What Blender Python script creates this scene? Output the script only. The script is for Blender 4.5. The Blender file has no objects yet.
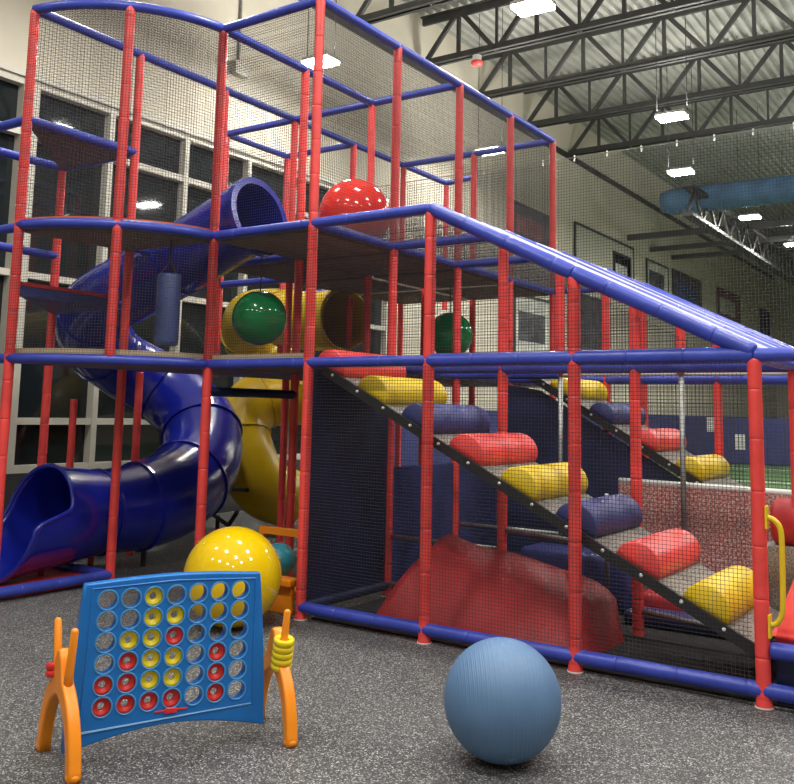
import bpy, bmesh, math, random
from mathutils import Vector, Matrix
random.seed(7)
scene = bpy.context.scene
COL = scene.collection
S, V = 1.22, 1.2527            # bay size of the climbing frame
L1, L2, L3 = 2.133, 3.353, 5.42  # deck and roof rail levels
PI = math.pi

# ------------------------------------------------------------------ materials
def mat(name, col, rough=.5, var=.0, vscale=6., bump=0., bscale=60., metal=0., coat=0., spec=.5):
    m = bpy.data.materials.new(name); m.use_nodes = True
    nt = m.node_tree; b = nt.nodes['Principled BSDF']
    b.inputs['Base Color'].default_value = (*col, 1)
    b.inputs['Roughness'].default_value = rough
    b.inputs['Metallic'].default_value = metal
    b.inputs['Coat Weight'].default_value = coat
    b.inputs['Coat Roughness'].default_value = .08
    b.inputs['Specular IOR Level'].default_value = spec
    tc = nt.nodes.new('ShaderNodeTexCoord')
    if var:
        n = nt.nodes.new('ShaderNodeTexNoise'); n.inputs['Scale'].default_value = vscale; n.inputs['Detail'].default_value = 4
        nt.links.new(tc.outputs['Object'], n.inputs['Vector'])
        r = nt.nodes.new('ShaderNodeValToRGB')
        r.color_ramp.elements[0].position = .3; r.color_ramp.elements[1].position = .7
        r.color_ramp.elements[0].color = (*[c*(1-var) for c in col], 1)
        r.color_ramp.elements[1].color = (*[min(1, c*(1+var)) for c in col], 1)
        nt.links.new(n.outputs['Fac'], r.inputs['Fac']); nt.links.new(r.outputs['Color'], b.inputs['Base Color'])
    if bump:
        n2 = nt.nodes.new('ShaderNodeTexNoise'); n2.inputs['Scale'].default_value = bscale; n2.inputs['Detail'].default_value = 3
        nt.links.new(tc.outputs['Object'], n2.inputs['Vector'])
        bp = nt.nodes.new('ShaderNodeBump'); bp.inputs['Strength'].default_value = bump; bp.inputs['Distance'].default_value = .02
        nt.links.new(n2.outputs['Fac'], bp.inputs['Height']); nt.links.new(bp.outputs['Normal'], b.inputs['Normal'])
    return m

def emit(name, col, st):
    m = bpy.data.materials.new(name); m.use_nodes = True
    b = m.node_tree.nodes['Principled BSDF']
    b.inputs['Base Color'].default_value = (*col, 1)
    b.inputs['Emission Color'].default_value = (*col, 1); b.inputs['Emission Strength'].default_value = st
    return m

def speckle(name, base, light, scale, lo, hi, dark=None, rough=.75):
    m = bpy.data.materials.new(name); m.use_nodes = True
    nt = m.node_tree; b = nt.nodes['Principled BSDF']; b.inputs['Roughness'].default_value = rough
    tc = nt.nodes.new('ShaderNodeTexCoord')
    n = nt.nodes.new('ShaderNodeTexNoise'); n.inputs['Scale'].default_value = scale; n.inputs['Detail'].default_value = 2
    nt.links.new(tc.outputs['Object'], n.inputs['Vector'])
    r = nt.nodes.new('ShaderNodeValToRGB')
    e = r.color_ramp.elements
    e[0].position = .36; e[0].color = (*(dark or base), 1)
    e[1].position = lo; e[1].color = (*base, 1)
    x = e.new(hi); x.color = (*light, 1)
    nt.links.new(n.outputs['Fac'], r.inputs['Fac'])
    n2 = nt.nodes.new('ShaderNodeTexNoise'); n2.inputs['Scale'].default_value = .9; n2.inputs['Detail'].default_value = 3
    nt.links.new(tc.outputs['Object'], n2.inputs['Vector'])
    mr = nt.nodes.new('ShaderNodeMapRange'); mr.inputs['To Min'].default_value = .8; mr.inputs['To Max'].default_value = 1.2
    nt.links.new(n2.outputs['Fac'], mr.inputs['Value'])
    mx = nt.nodes.new('ShaderNodeMix'); mx.data_type = 'RGBA'; mx.blend_type = 'MULTIPLY'; mx.inputs['Factor'].default_value = 1
    nt.links.new(r.outputs['Color'], mx.inputs['A']); nt.links.new(mr.outputs['Result'], mx.inputs['B'])
    nt.links.new(mx.outputs['Result'], b.inputs['Base Color'])
    return m

def granules(name, scale=145):
    """dark rubber crumb with scattered pale chips"""
    m = bpy.data.materials.new(name); m.use_nodes = True
    nt = m.node_tree; b = nt.nodes['Principled BSDF']; b.inputs['Roughness'].default_value = .6
    tc = nt.nodes.new('ShaderNodeTexCoord'); v = nt.nodes.new('ShaderNodeTexVoronoi'); v.inputs['Scale'].default_value = scale
    nt.links.new(tc.outputs['Object'], v.inputs['Vector'])
    sp = nt.nodes.new('ShaderNodeSeparateColor'); nt.links.new(v.outputs['Color'], sp.inputs['Color'])
    r = nt.nodes.new('ShaderNodeValToRGB'); e = r.color_ramp.elements; r.color_ramp.interpolation = 'CONSTANT'
    e[0].position = 0; e[0].color = (.034, .034, .036, 1)
    e[1].position = .38; e[1].color = (.076, .076, .078, 1)
    for p, c in ((.70, .14), (.84, .30), (.94, .50)):
        q = e.new(p); q.color = (c, c, c*.98, 1)
    nt.links.new(sp.outputs['Red'], r.inputs['Fac'])
    n2 = nt.nodes.new('ShaderNodeTexNoise'); n2.inputs['Scale'].default_value = 1.1; n2.inputs['Detail'].default_value = 3
    nt.links.new(tc.outputs['Object'], n2.inputs['Vector'])
    mr = nt.nodes.new('ShaderNodeMapRange'); mr.inputs['To Min'].default_value = .82; mr.inputs['To Max'].default_value = 1.18
    nt.links.new(n2.outputs['Fac'], mr.inputs['Value'])
    mx = nt.nodes.new('ShaderNodeMix'); mx.data_type = 'RGBA'; mx.blend_type = 'MULTIPLY'; mx.inputs['Factor'].default_value = 1
    nt.links.new(r.outputs['Color'], mx.inputs['A']); nt.links.new(mr.outputs['Result'], mx.inputs['B'])
    nt.links.new(mx.outputs['Result'], b.inputs['Base Color'])
    return m

M = dict(
 red=mat('red_vinyl', (.84, .07, .065), .38, .12, 5, .15, 25),
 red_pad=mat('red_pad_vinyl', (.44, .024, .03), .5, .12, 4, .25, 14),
 blue=mat('blue_vinyl', (.04, .065, .42), .35, .15, 5, .15, 25),
 navy=mat('navy_vinyl', (.012, .02, .075), .5, .2, 3, .2, 9),
 dkblue=mat('dark_blue_vinyl', (.03, .04, .17), .5, .2, 3, .25, 10),
 yellow=mat('yellow_vinyl', (.78, .55, .015), .45, .08, 4, .1, 15),
 net=mat('black_cord', (.035, .035, .04), .8),
 rope_glint=mat('pale_cord_and_glint', (.55, .55, .5), .7),  # net edge rope, and the modelled glare lines on the sloped roof
 slide=mat('blue_plastic', (.009, .017, .29), .22, coat=.3),
 yslide=mat('yellow_plastic', (.62, .42, .01), .3, .15, 2),
 deck=mat('deck_carpet', (.16, .13, .10), .9, .2, 8),
 tan=mat('tan_foam', (.55, .44, .28), .8),
 orangefoam=mat('orange_foam', (.7, .15, .05), .7),
 steel=mat('galvanised_steel', (.30, .30, .29), .42, .2, 12, metal=.7),
 black=mat('black_metal', (.018, .018, .02), .5),
 truss=mat('truss_paint', (.035, .035, .033), .55, .2, 5),
 roof=mat('roof_deck_metal', (.34, .345, .31), .55, .1, 2),
 wall=mat('painted_wall', (.55, .51, .41), .8, .05, 1.2),
 wallfar=mat('far_wall_paint', (.45, .44, .36), .8, .08, .5),
 frame=mat('window_frame', (.52, .50, .43), .5, .05),
 glass=mat('night_glass', (.012, .016, .018), .04, spec=.5),
 board=mat('game_blue_plastic', (.008, .165, .55), .32, .05, 3),
 trimline=mat('pale_blue_line', (.35, .6, .8), .4),
 orange=mat('orange_plastic', (1.0, .30, .01), .35, .05, 5),
 gred=mat('red_plastic', (.75, .03, .025), .3),
 gyel=mat('yellow_disc_plastic', (.88, .68, .01), .3),
 exball=mat('matte_blue_rubber', (.105, .205, .37), .5, .08, 3),
 yball=mat('glossy_yellow_rubber', (.85, .56, .004), .1, coat=.5),
 rball=mat('glossy_red_rubber', (.78, .03, .02), .12, coat=.5),
 gball=mat('glossy_green_rubber', (.0, .21, .055), .12, coat=.5),
 ramp=speckle('ramp_carpet', (.22, .205, .18), (.36, .34, .30), 90, .5, .62, (.1, .09, .08)),
 white=mat('white_plastic', (.75, .75, .72), .5),
 pink=speckle('ball_pit_mix', (.42, .14, .13), (.62, .52, .44), 55, .48, .62, (.34, .08, .09)),
 floor=granules('speckled_rubber_floor'),
 matblack=mat('black_rubber_mat', (.02, .02, .021), .8, .3, 6, .3, 60),
 turf=speckle('green_turf', (.05, .13, .035), (.12, .22, .07), 40, .5, .65, (.03, .08, .02)),
 lightm=emit('lamp_diffuser', (1, .97, .91), 210),
 teal=mat('teal_plastic', (.05, .35, .45), .4),
 tarp=mat('blue_tarp', (.06, .16, .30), .7, .25, 2),
 poster_a=mat('poster_dark', (.05, .05, .06), .6, .8, 3),
 poster_b=mat('poster_pale', (.5, .5, .45), .6, .3, 2),
 poster_c=mat('poster_navy', (.03, .05, .16), .6, .4, 3),
 poster_r=mat('poster_maroon', (.20, .06, .06), .6, .5, 3),
)

# ------------------------------------------------------------------ mesh helpers
def obj(name, bm, m, parent=None, smooth=False, loc=None):
    if isinstance(bm, bmesh.types.BMesh):
        me = bpy.data.meshes.new(name); bm.normal_update(); bm.to_mesh(me); bm.free()
    else:
        me = bm
    me.materials.clear(); me.materials.append(M[m])
    if smooth:
        for p in me.polygons: p.use_smooth = True
    o = bpy.data.objects.new(name, me); COL.objects.link(o)
    if loc is not None: o.location = loc
    if parent is not None: o.parent = parent
    return o

def tag(o, label, cat, group=None, kind=None):
    o['label'] = label; o['category'] = cat
    if group: o['group'] = group
    if kind: o['kind'] = kind
    return o

def thing(name, label, cat, loc=(0, 0, 0), rz=0, group=None):
    o = bpy.data.objects.new(name, None); COL.objects.link(o); o.empty_display_size = .1
    o.location = loc; o.rotation_euler = (0, 0, rz)
    return tag(o, label, cat, group)

def struct(name, bm, m, parent=None, smooth=False):
    o = obj(name, bm, m, parent, smooth)
    if parent is None: o['kind'] = 'structure'
    return o

def box(bm, x0, x1, y0, y1, z0, z1, bev=0, mtx=None):
    r = bmesh.ops.create_cube(bm, size=1)
    vs = r['verts']
    T = Matrix.Translation(((x0+x1)/2, (y0+y1)/2, (z0+z1)/2)) @ Matrix.Diagonal((abs(x1-x0), abs(y1-y0), abs(z1-z0), 1))
    bmesh.ops.transform(bm, matrix=(mtx @ T) if mtx else T, verts=vs)
    if bev:
        es = {e for v in vs for e in v.link_edges}
        bmesh.ops.bevel(bm, geom=list(es), offset=bev, segments=3, affect='EDGES', profile=.5)
    return bm
def B(*a, **k): return box(bmesh.new(), *a, **k)

def frame_of(d):
    d = d.normalized()
    a = Vector((0, 0, 1)) if abs(d.z) < .95 else Vector((0, 1, 0))
    x = a.cross(d).normalized(); y = d.cross(x)
    return x, y
def tube(bm, pts, radii, n=12, caps=True, closed=False):
    """sweep circles along pts with per point radius"""
    pts = [Vector(p) for p in pts]; k = len(pts)
    if not hasattr(radii, '__len__'): radii = [radii]*k
    rings = []; px = None
    for i, p in enumerate(pts):
        if closed: d = pts[(i+1) % k]-pts[i-1]
        else: d = pts[min(i+1, k-1)]-pts[max(i-1, 0)]
        d.normalize()
        if px is None: x, y = frame_of(d)
        else:
            x = (px-d*px.dot(d)).normalized(); y = d.cross(x)
        px = x
        rings.append([bm.verts.new(p+(x*math.cos(2*PI*j/n)+y*math.sin(2*PI*j/n))*radii[i]) for j in range(n)])
    for i in range(k if closed else k-1):
        a, b = rings[i], rings[(i+1) % k]
        for j in range(n):
            bm.faces.new((a[j], a[(j+1) % n], b[(j+1) % n], b[j]))
    if caps and not closed:
        bm.faces.new(rings[0][::-1]); bm.faces.new(rings[-1])
    return bm
def T(*a, **k): return tube(bmesh.new(), *a, **k)

def sleeve(p0, p1, r=.045, step=.33, n=14):
    """padded tube with tied seams every so often"""
    p0 = Vector(p0); p1 = Vector(p1); L = (p1-p0).length; d = (p1-p0)/L
    pts = [p0, p0+d*.004, p0+d*.014, p0+d*.035]; rad = [r*.8, r*.93, r, r]
    t = step*random.uniform(.6, 1)
    while t < L-.08:
        rr = r*random.uniform(.97, 1.04)
        pts += [p0+d*(t-.03), p0+d*(t-.012), p0+d*(t-.004), p0+d*t, p0+d*(t+.004), p0+d*(t+.012), p0+d*(t+.03)]; rad += [rr, rr, rr*.975, r*.87, rr*.975, rr, rr]
        t += step*random.uniform(.92, 1.05)
    pts += [p1-d*.035, p1-d*.014, p1-d*.004, p1]; rad += [r, r, r*.93, r*.8]
    return T(pts, rad, n)

def bar(bm, a, b, w, h):
    """rectangular bar from a to b"""
    a = Vector(a); b = Vector(b); d = (b-a).normalized(); x, y = frame_of(d)
    vs = []
    for p in (a, b):
        for sx, sy in ((-1, -1), (1, -1), (1, 1), (-1, 1)):
            vs.append(bm.verts.new(p+x*sx*w/2+y*sy*h/2))
    f = [(0, 1, 2, 3)[::-1], (4, 5, 6, 7)]+[(i, (i+1) % 4, 4+(i+1) % 4, 4+i) for i in range(4)]
    for q in f: bm.faces.new([vs[i] for i in q])
    return bm

def lathe(bm, prof, n=32, mtx=None):
    rings = []; new = []
    for r, z in prof:
        if r < 1e-6:
            v = bm.verts.new((0, 0, z)); rings.append([v]); new.append(v)
        else:
            R = [bm.verts.new((r*math.cos(2*PI*j/n), r*math.sin(2*PI*j/n), z)) for j in range(n)]
            rings.append(R); new += R
    for a, b in zip(rings, rings[1:]):
        for j in range(n):
            if len(a) == 1 and len(b) == 1: continue
            if len(a) == 1: bm.faces.new((a[0], b[(j+1) % n], b[j]))
            elif len(b) == 1: bm.faces.new((a[j], a[(j+1) % n], b[0]))
            else: bm.faces.new((a[j], a[(j+1) % n], b[(j+1) % n], b[j]))
    if mtx: bmesh.ops.transform(bm, matrix=mtx, verts=new)
    return bm

def outline_mesh(name, loops, depth, bevel=.006, res=2):
    """filled 2D outline (first loop) with holes, given real thickness"""
    cu = bpy.data.curves.new(name, 'CURVE'); cu.dimensions = '2D'; cu.fill_mode = 'BOTH'
    cu.extrude = max(depth/2-bevel, .0005); cu.bevel_depth = bevel; cu.bevel_resolution = res; cu.offset = -bevel
    for lp in loops:
        sp = cu.splines.new('POLY'); sp.points.add(len(lp)-1)
        for p, (x, y) in zip(sp.points, lp): p.co = (x, y, 0, 1)
        sp.use_cyclic_u = True
    o = bpy.data.objects.new(name, cu); COL.objects.link(o)
    dg = bpy.context.evaluated_depsgraph_get()
    me = bpy.data.meshes.new_from_object(o.evaluated_get(dg))
    bpy.data.objects.remove(o); bpy.data.curves.remove(cu)
    return me

# ---- netting: real cords
def cords_mesh(name, segs, th):
    vs = []; fs = []
    for a, b, nrm in segs:
        d = (b-a)
        if d.length < .004: continue
        d.normalize(); x = nrm; y = d.cross(x).normalized()
        k = len(vs); h = th/2
        for p in (a, b):
            vs += [p+x*h, p+y*h, p-x*h, p-y*h]
        fs += [(k+i, k+(i+1) % 4, k+4+(i+1) % 4, k+4+i) for i in range(4)]
    me = bpy.data.meshes.new(name); me.from_pydata(vs, [], fs); me.update()
    return me
def scan(poly, axis, val):
    xs = []
    for i in range(len(poly)):
        a = poly[i]; b = poly[(i+1) % len(poly)]
        if (a[axis]-val)*(b[axis]-val) < 0:
            t = (val-a[axis])/(b[axis]-a[axis]); xs.append(a[1-axis]+t*(b[1-axis]-a[1-axis]))
    return sorted(xs)
def net_segs(org, eu, ev, poly, cell):
    org = Vector(org); eu = Vector(eu).normalized(); ev = Vector(ev).normalized(); nrm = eu.cross(ev).normalized()
    out = []
    for ax in (0, 1):
        lo = min(p[ax] for p in poly); hi = max(p[ax] for p in poly)
        k = math.ceil(lo/cell)
        while k*cell < hi:
            v = k*cell+1e-5; xs = scan(poly, ax, v)
            for a, b in zip(xs[::2], xs[1::2]):
                if ax == 0: out.append((org+eu*v+ev*a, org+eu*v+ev*b, nrm))
                else: out.append((org+eu*a+ev*v, org+eu*b+ev*v, nrm))
            k += 1
    return out
CELL, CORD = .026, .0029
def net(parent, org, eu, ev, poly, cell=CELL, th=CORD, name='net_panel'):
    return obj(name, cords_mesh(name, net_segs(org, eu, ev, poly, cell), th), 'net', parent)
def rect(x0, x1, y0, y1): return [(x0, y0), (x1, y0), (x1, y1), (x0, y1)]

def smooth_path(ctrl, n=8):
    """Catmull-Rom through the control points"""
    P = [Vector(p) for p in ctrl]; P = [P[0]*2-P[1]]+P+[P[-1]*2-P[-2]]
    out = []
    for i in range(1, len(P)-2):
        a, b, c, d = P[i-1:i+3]
        for k in range(n):
            t = k/n
            out.append(.5*((2*b)+(c-a)*t+(2*a-5*b+4*c-d)*t*t+(3*b-a-3*c+d)*t**3))
    out.append(P[-2]); return out

# ------------------------------------------------------------------ the room
XW, YE, XR, YF = -6.0, 48.0, 16.0, -14.0
HC = 10.95
struct('floor', B(XW-.3, XR, YF, YE, -.2, 0), 'floor')
struct('floor_turf', B(XW+.3, XR-.5, 15.5, YE-.2, 0, .012), 'turf')
bm = bmesh.new()
for y in (20.5, 27): box(bm, XW+.4, XR-1, y, y+.1, .012, .016)
bar(bm, (-3, 16, .014), (4.5, 20.5, .014), .1, .004)
struct('trim_1', bm, 'white')
bm = bmesh.new()   # corrugated roof deck, ribs run along the hall
p = .23; x = XW-.3; prof = []
while x < XR:
    prof += [(x, HC), (x+.09, HC), (x+.11, HC+.085), (x+.21, HC+.085)]; x += p
for (xa, za), (xb, zb) in zip(prof, prof[1:]):
    q = [bm.verts.new(c) for c in ((xa, YF, za), (xb, YF, zb), (xb, YE, zb), (xa, YE, za))]
    bm.faces.new(q[::-1])
box(bm, XW-.3, XR, YF, YE, HC+.1, HC+.2)
struct('ceiling', bm, 'roof')
ZS, ZH, YW0, YW1 = .81, 6.17, -7.0, 9.8     # glazing band of the left wall
bm = bmesh.new()
box(bm, XW-.3, XW, YF, YE, 0, ZS); box(bm, XW-.3, XW, YF, YE, ZH, HC+.1)
box(bm, XW-.3, XW, YF, YW0, ZS, ZH); box(bm, XW-.3, XW, YW1, YE, ZS, ZH)
struct('wall_left', bm, 'wall')
struct('trim_4', B(XW, XW+.03, YW0, YW1, .1, ZS), 'truss')
struct('wall_back', B(XW-.3, XR, YE, YE+.2, 0, HC+.1), 'wallfar')
struct('wall_right', B(XR, XR+.2, YF, YE, 0, HC+.1), 'wall')
struct('wall_front', B(XW-.3, XR, YF-.2, YF, 0, HC+.1), 'wall')
struct('baseboard_left', B(XW, XW+.02, YF, YE, 0, .12), 'black')
struct('trim_2', B(XW, XW+.05, YF, YE, 9.55, 9.72), 'truss')
struct('trim_3', B(XW, XW+.06, YW0-.1, YW1+.1, ZH, ZH+.1), 'frame')
struct('trim_5', B(XW, XW+.04, 9.9, YE, .12, 1.8), 'dkblue')
# windows between the mullions
ys = [-6.9, -5.4, -3.85, -2.3, -.7, 1.06, 2.42, 3.92, 5.39, 6.85, 8.3, 9.75]
for i, (a, b) in enumerate(zip(ys, ys[1:])):
    bm = bmesh.new()
    wl = .13 if i == 5 else .045
    wr = .13 if i == 4 else .045
    box(bm, XW-.16, XW+.03, a, a+wl, ZS, ZH); box(bm, XW-.16, XW+.03, b-wr, b, ZS, ZH)
    for z, h in ((ZS, .1), (1.45, .09), (3.42, .09), (5.36, .1), (ZH-.1, .1)):
        box(bm, XW-.15, XW+.02, a+wl, b-wr, z, z+h)
    w = struct('window_%d' % (i+1), bm, 'frame')
    obj('pane', B(XW-.13, XW-.11, a+.04, b-.04, ZS+.03, ZH-.03), 'glass', w)

# roof trusses
def truss(y, label, zc=9.65, zt=10.82, x0=XW+.05, x1=11.5):
    t = thing('roof_truss', label, 'truss', (x0, y, zc), group='open-web trusses under the roof deck')
    L = x1-x0; H = zt-zc
    def chord(nm, z):
        bm = bmesh.new()
        for s in (-1, 1):
            box(bm, 0, L, s*.012, s*.12, z-.012, z+.012); box(bm, 0, L, s*.012, s*.035, z-.012, z+.16 if z == 0 else z-.17)
        return obj(nm, bm, 'truss', t)
    chord('bottom_chord', 0); chord('top_chord', H)
    n = 9; pl = L/n
    mv = bmesh.new(); bar(mv, (0, 0, 0), (0, 0, H), .07, .09)
    md = bmesh.new(); bar(md, (0, 0, 0), (pl/2, 0, H), .08, .1)
    mu = bmesh.new(); bar(mu, (0, 0, H), (pl/2, 0, 0), .08, .1)
    ov = obj('vertical', mv, 'truss', t, loc=(pl/2, 0, 0))
    od = obj('diagonal', md, 'truss', t); ou = obj('diagonal', mu, 'truss', t, loc=(pl/2, 0, 0))
    for k in range(1, n):
        for src, off in ((ov, pl/2), (od, 0), (ou, pl/2)):
            c = src.copy(); COL.objects.link(c); c.parent = t; c.location = (off+k*pl, 0, 0)
    for k in range(1, n, 1):   # hangers at the panel points
        c = ov.copy(); COL.objects.link(c); c.parent = t; c.location = (k*pl, 0, 0); c.scale = (.7, .7, 1)
    return t
words = ['nearest', 'second nearest', 'third nearest', 'fourth nearest', 'fifth nearest', 'sixth nearest']
for i, y in enumerate((5.6, 8.22, 10.9, 13.44, 16.2, 19.3)):
    truss(y, 'black open-web steel roof truss, %s of the row under the deck' % words[i])
for i, (y, z) in enumerate(((24.5, 7.97), (26.9, 7.93), (29.5, 8.03))):
    bm = bmesh.new(); box(bm, XW, 4, y-.06, y+.06, z-.09, z+.09)
    o = tag(obj('steel_beam', bm, 'truss'), 'dark %s steel beam reaching out from the far left wall above the banners' % ('near', 'middle', 'far')[i], 'beam', 'bare beams on the far wall')
bm = bmesh.new(); box(bm, -.15, .15, 18, 44, 7.1, 7.2); box(bm, -.15, .15, 18, 44, 7.9, 8)
g = thing('roof_girder', 'deep black girder running away from view at upper right', 'girder', (-2.0, 0, 0))
obj('chords', bm, 'truss', g)
for k in range(18):
    bm = bmesh.new(); y = 18+k*1.444; bar(bm, (0, y, 7.2), (0, y+.72, 7.9), .07, .09)
    obj('diagonal', bm, 'truss', g)
    bm = bmesh.new(); bar(bm, (0, y+.72, 7.9), (0, y+1.444, 7.2), .07, .09)
    obj('diagonal', bm, 'truss', g)

# lamps
def lamp(x, y, z, label, rot=0):
    t = thing('ceiling_light', label, 'light', (x, y, z), rot, 'bright high bay lights')
    obj('housing', B(-.29, .29, -.18, .18, .03, .10, .02), 'white', t)
    for s in (-1, 1): obj('diffuser', B(-.27, .27, s*.03, s*.18, -.01, .03), 'lightm', t)
    for s in (-1, 1):
        obj('hanger', T([(s*.3, 0, .1), (s*.3, 0, HC-z)], .008, 6), 'black', t)
lamp(-.49, 5.41, 7.6, 'bright light at the top edge of the view, nearest of all')
lamp(-4.5, 5.46, 7.6, 'bright light above the tower, left of its corner post')
lamp(-4.53, 11.59, 7.6, 'bright light seen low through the tower netting above its rear rail')
lamp(-.3, 11.3, 7.6, 'bright light in mid roof between two trusses, upper of a close pair')
lamp(-1.39, 15.48, 7.6, 'bright light in front of the blue tarp, lower of a close pair')
lamp(-1.17, 21.45, 7.6, 'bright light beside the black girder, below the blue tarp')
lamp(-.91, 26.51, 7.6, 'bright light at the right edge of view, farthest away')
LAMP = 1.0
def hall(x, y, z, e, up):
    """one high bay lamp over the floor, plus an added uplight to brighten the deck"""
    for sgn, en in ((0, e), (PI, up)):  # the upward light is added fill for the roof deck
        l = bpy.data.lights.new('hall_lamp_and_fill', 'AREA'); l.shape = 'RECTANGLE'; l.size = .75; l.size_y = .4; l.energy = en*LAMP; l.color = (1, .97, .915)
        o = bpy.data.objects.new('hall_lamp_and_fill', l); COL.objects.link(o); o.location = (x, y, z+(.05 if sgn else 0)); o.rotation_euler = (sgn, 0, 0)
for x in (-3.2, .4, 4.2, 8.0):
    for y in (-9, -4, .5):
        e = 115 if y > -8 else 70
        hall(x, y, 7.6, e*.45 if x < -3 and y < 0 else e, 55)
for y in (5.4, 11.4, 16.5, 23, 30):
    for x in (3.6, 7.6): hall(x, y, 7.6, 115 if y < 10 else 190, 90)
for x, y in ((-.49, 5.41), (-.3, 11.3), (-1.39, 15.48), (-4.0, 5.5), (-4.0, 11.6)):
    hall(x, y, 7.74, .01, 75)  # added uplights over the hanging fixtures, only to brighten the deck

# items on the left wall
bm = bmesh.new(); 
t = thing('emergency_light', 'small grey box on the wall at the foot of a conduit', 'wall box', (XW+.004, 4.98, 7.62))
obj('box_body', B(0, .14, -.17, .17, -.12, .12, .015), 'frame', t); obj('conduit', T([(.03, 0, .12), (.03, 0, 3.2)], .025, 8), 'steel', t)
def banner(y0, y1, z0, z1, m, label, fm='black', inner=None):
    t = thing('wall_banner', label, 'banner', (XW+.002, (y0+y1)/2, z0), group='banners on the far left wall')
    w = (y1-y0)/2; h = z1-z0
    obj('panel', B(.01, .04, -w, w, 0, h), m, t)
    bm = bmesh.new(); f = .07
    for a in ((-w-f, w+f, -f, 0), (-w-f, w+f, h, h+f), (-w-f, -w, 0, h), (w, w+f, 0, h)): box(bm, .01, .07, *a)
    obj('frame', bm, fm, t)
    if inner: obj('print', B(.04, .05, -w*.8, w*.6, h*.25, h*.75), inner, t)
banner(15.5, 17.9, 6.4, 7.4, 'poster_a', 'dark printed banner seen between the two right posts of the tower', inner='poster_r')
banner(19.8, 24.9, 6.0, 7.6, 'wallfar', 'large pale banner with thin dark frame, left of the others')
banner(23.0, 24.6, 5.9, 7.2, 'poster_a', 'small dark poster over the corner of the large pale banner', inner='poster_b')
banner(26.4, 28.8, 6.2, 7.45, 'poster_b', 'grey printed poster between dark poster and navy board', inner='poster_a')
banner(29.5, 33.3, 6.0, 7.5, 'poster_a', 'black board with a navy left edge on the far wall', inner='poster_c')
banner(15.7, 18.0, 3.3, 4.9, 'poster_b', 'grey printed poster low on the wall under the sloped roof, left of a black panel', inner='poster_a')
banner(20.0, 22.2, 3.2, 5.4, 'poster_a', 'plain black panel low on the wall seen under the sloped roof')
banner(36, 39.9, 6.2, 7.6, 'poster_r', 'maroon and white poster far along the wall', inner='poster_b')
banner(44.3, 46.5, 6.2, 7.5, 'poster_c', 'narrow navy poster next to the far corner', inner='poster_a')
# far hall things
bm = T([(-3.3, 20.0, 8.0), (-3.0, 20.0, 8.0), (9, 20.0, 8.0)], [.3, .38, .38], 20)
tag(obj('hanging_tarp', bm, 'tarp', smooth=True), 'long blue rolled tarp hanging across the hall under the roof', 'tarp')
for i, (a, b) in enumerate(((-5.8, -3.2), (-3.1, -.9), (-.8, 1.4))):
    tag(obj('wall_pad', B(a, b, 30, 30.12, 0.02, 1.75, .03), 'dkblue'), 'navy floor-standing wall pad by the turf, %s of three' % ('left', 'middle', 'right')[i], 'pad', 'navy pads at the end of the turf')

for k, (a, b, z0, z1) in enumerate(((-4.9, -4.45, 1.2, 1.74), (-3.86, -3.5, .56, 1.13))):
    tag(obj('paper_sign', B(a, b, 29.97, 29.99, z0, z1), 'white'), ('upper' if k == 0 else 'lower')+' white paper sign stuck on the navy wall pads', 'sign', 'paper signs on the pads')
t = thing('fire_alarm', 'small red and white alarm sounder hung below a roof truss', 'alarm', (-4.5, 10.9, 9.5))
bm = bmesh.new(); lathe(bm, [(0, -.1), (.11, -.09), (.13, -.04), (.13, 0), (0, 0)], 18); obj('red_base', bm, 'red', t, True)
bm = bmesh.new(); lathe(bm, [(0, 0), (.1, 0), (.1, .13), (0, .14)], 18); obj('white_housing', bm, 'white', t)
# hall divider net
t = thing('divider_net', 'fine black net hung on a cable across the hall behind the play frame', 'net', (0, 8, 0))
obj('cable', T([(XW, 0, 6.07), (9, 0, 6.07)], .008, 6), 'steel', t)
obj('netting', cords_mesh('netting', net_segs((0, 0, 0), (1, 0, 0), (0, 0, 1), rect(XW, 8.5, .05, 6.05), .05), .006), 'net', t)
hk = obj('hook', T([(0, 0, .05), (0, .02, 0), (0, 0, -.06)], .014, 6), 'white', t, loc=(-5.6, 0, 6.06))
for k in range(1, 24):
    c = hk.copy(); COL.objects.link(c); c.parent = t; c.location = (-5.6+k*.58, 0, 6.06)

# ------------------------------------------------------------------ climbing frame
PS = thing('play_structure', 'tall netted soft play frame of red posts and blue rails', 'play structure')
def G(u, v, z=0): return Vector((u*S, v*V, z))
def post(u, v, z0, z1, foot=False, m='red', r=.045):
    o = obj('post', sleeve(G(u, v, z0), G(u, v, z1), r), m, PS, True)
    if foot:
        bm = bmesh.new(); lathe(bm, [(0, 0), (.056, 0), (.056, .008), (0, .008)], 16, Matrix.Translation(G(u, v, 0)))
        f = obj('foot_cap', bm, 'white', o); f['label'] = 'white base plate'
        bm = bmesh.new(); lathe(bm, [(0, .008), (.052, .008), (.046, .05), (.049, .075), (0, .075)], 16, Matrix.Translation(G(u, v, 0)))
        obj('foot_skirt', bm, m, o)
    return o
def rail(p0, p1, m='blue', r=.045): return obj('rail', sleeve(p0, p1, r, .42), m, PS, True)
def railg(u0, v0, u1, v1, z, **k): return rail(G(u0, v0, z), G(u1, v1, z), **k)
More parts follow.
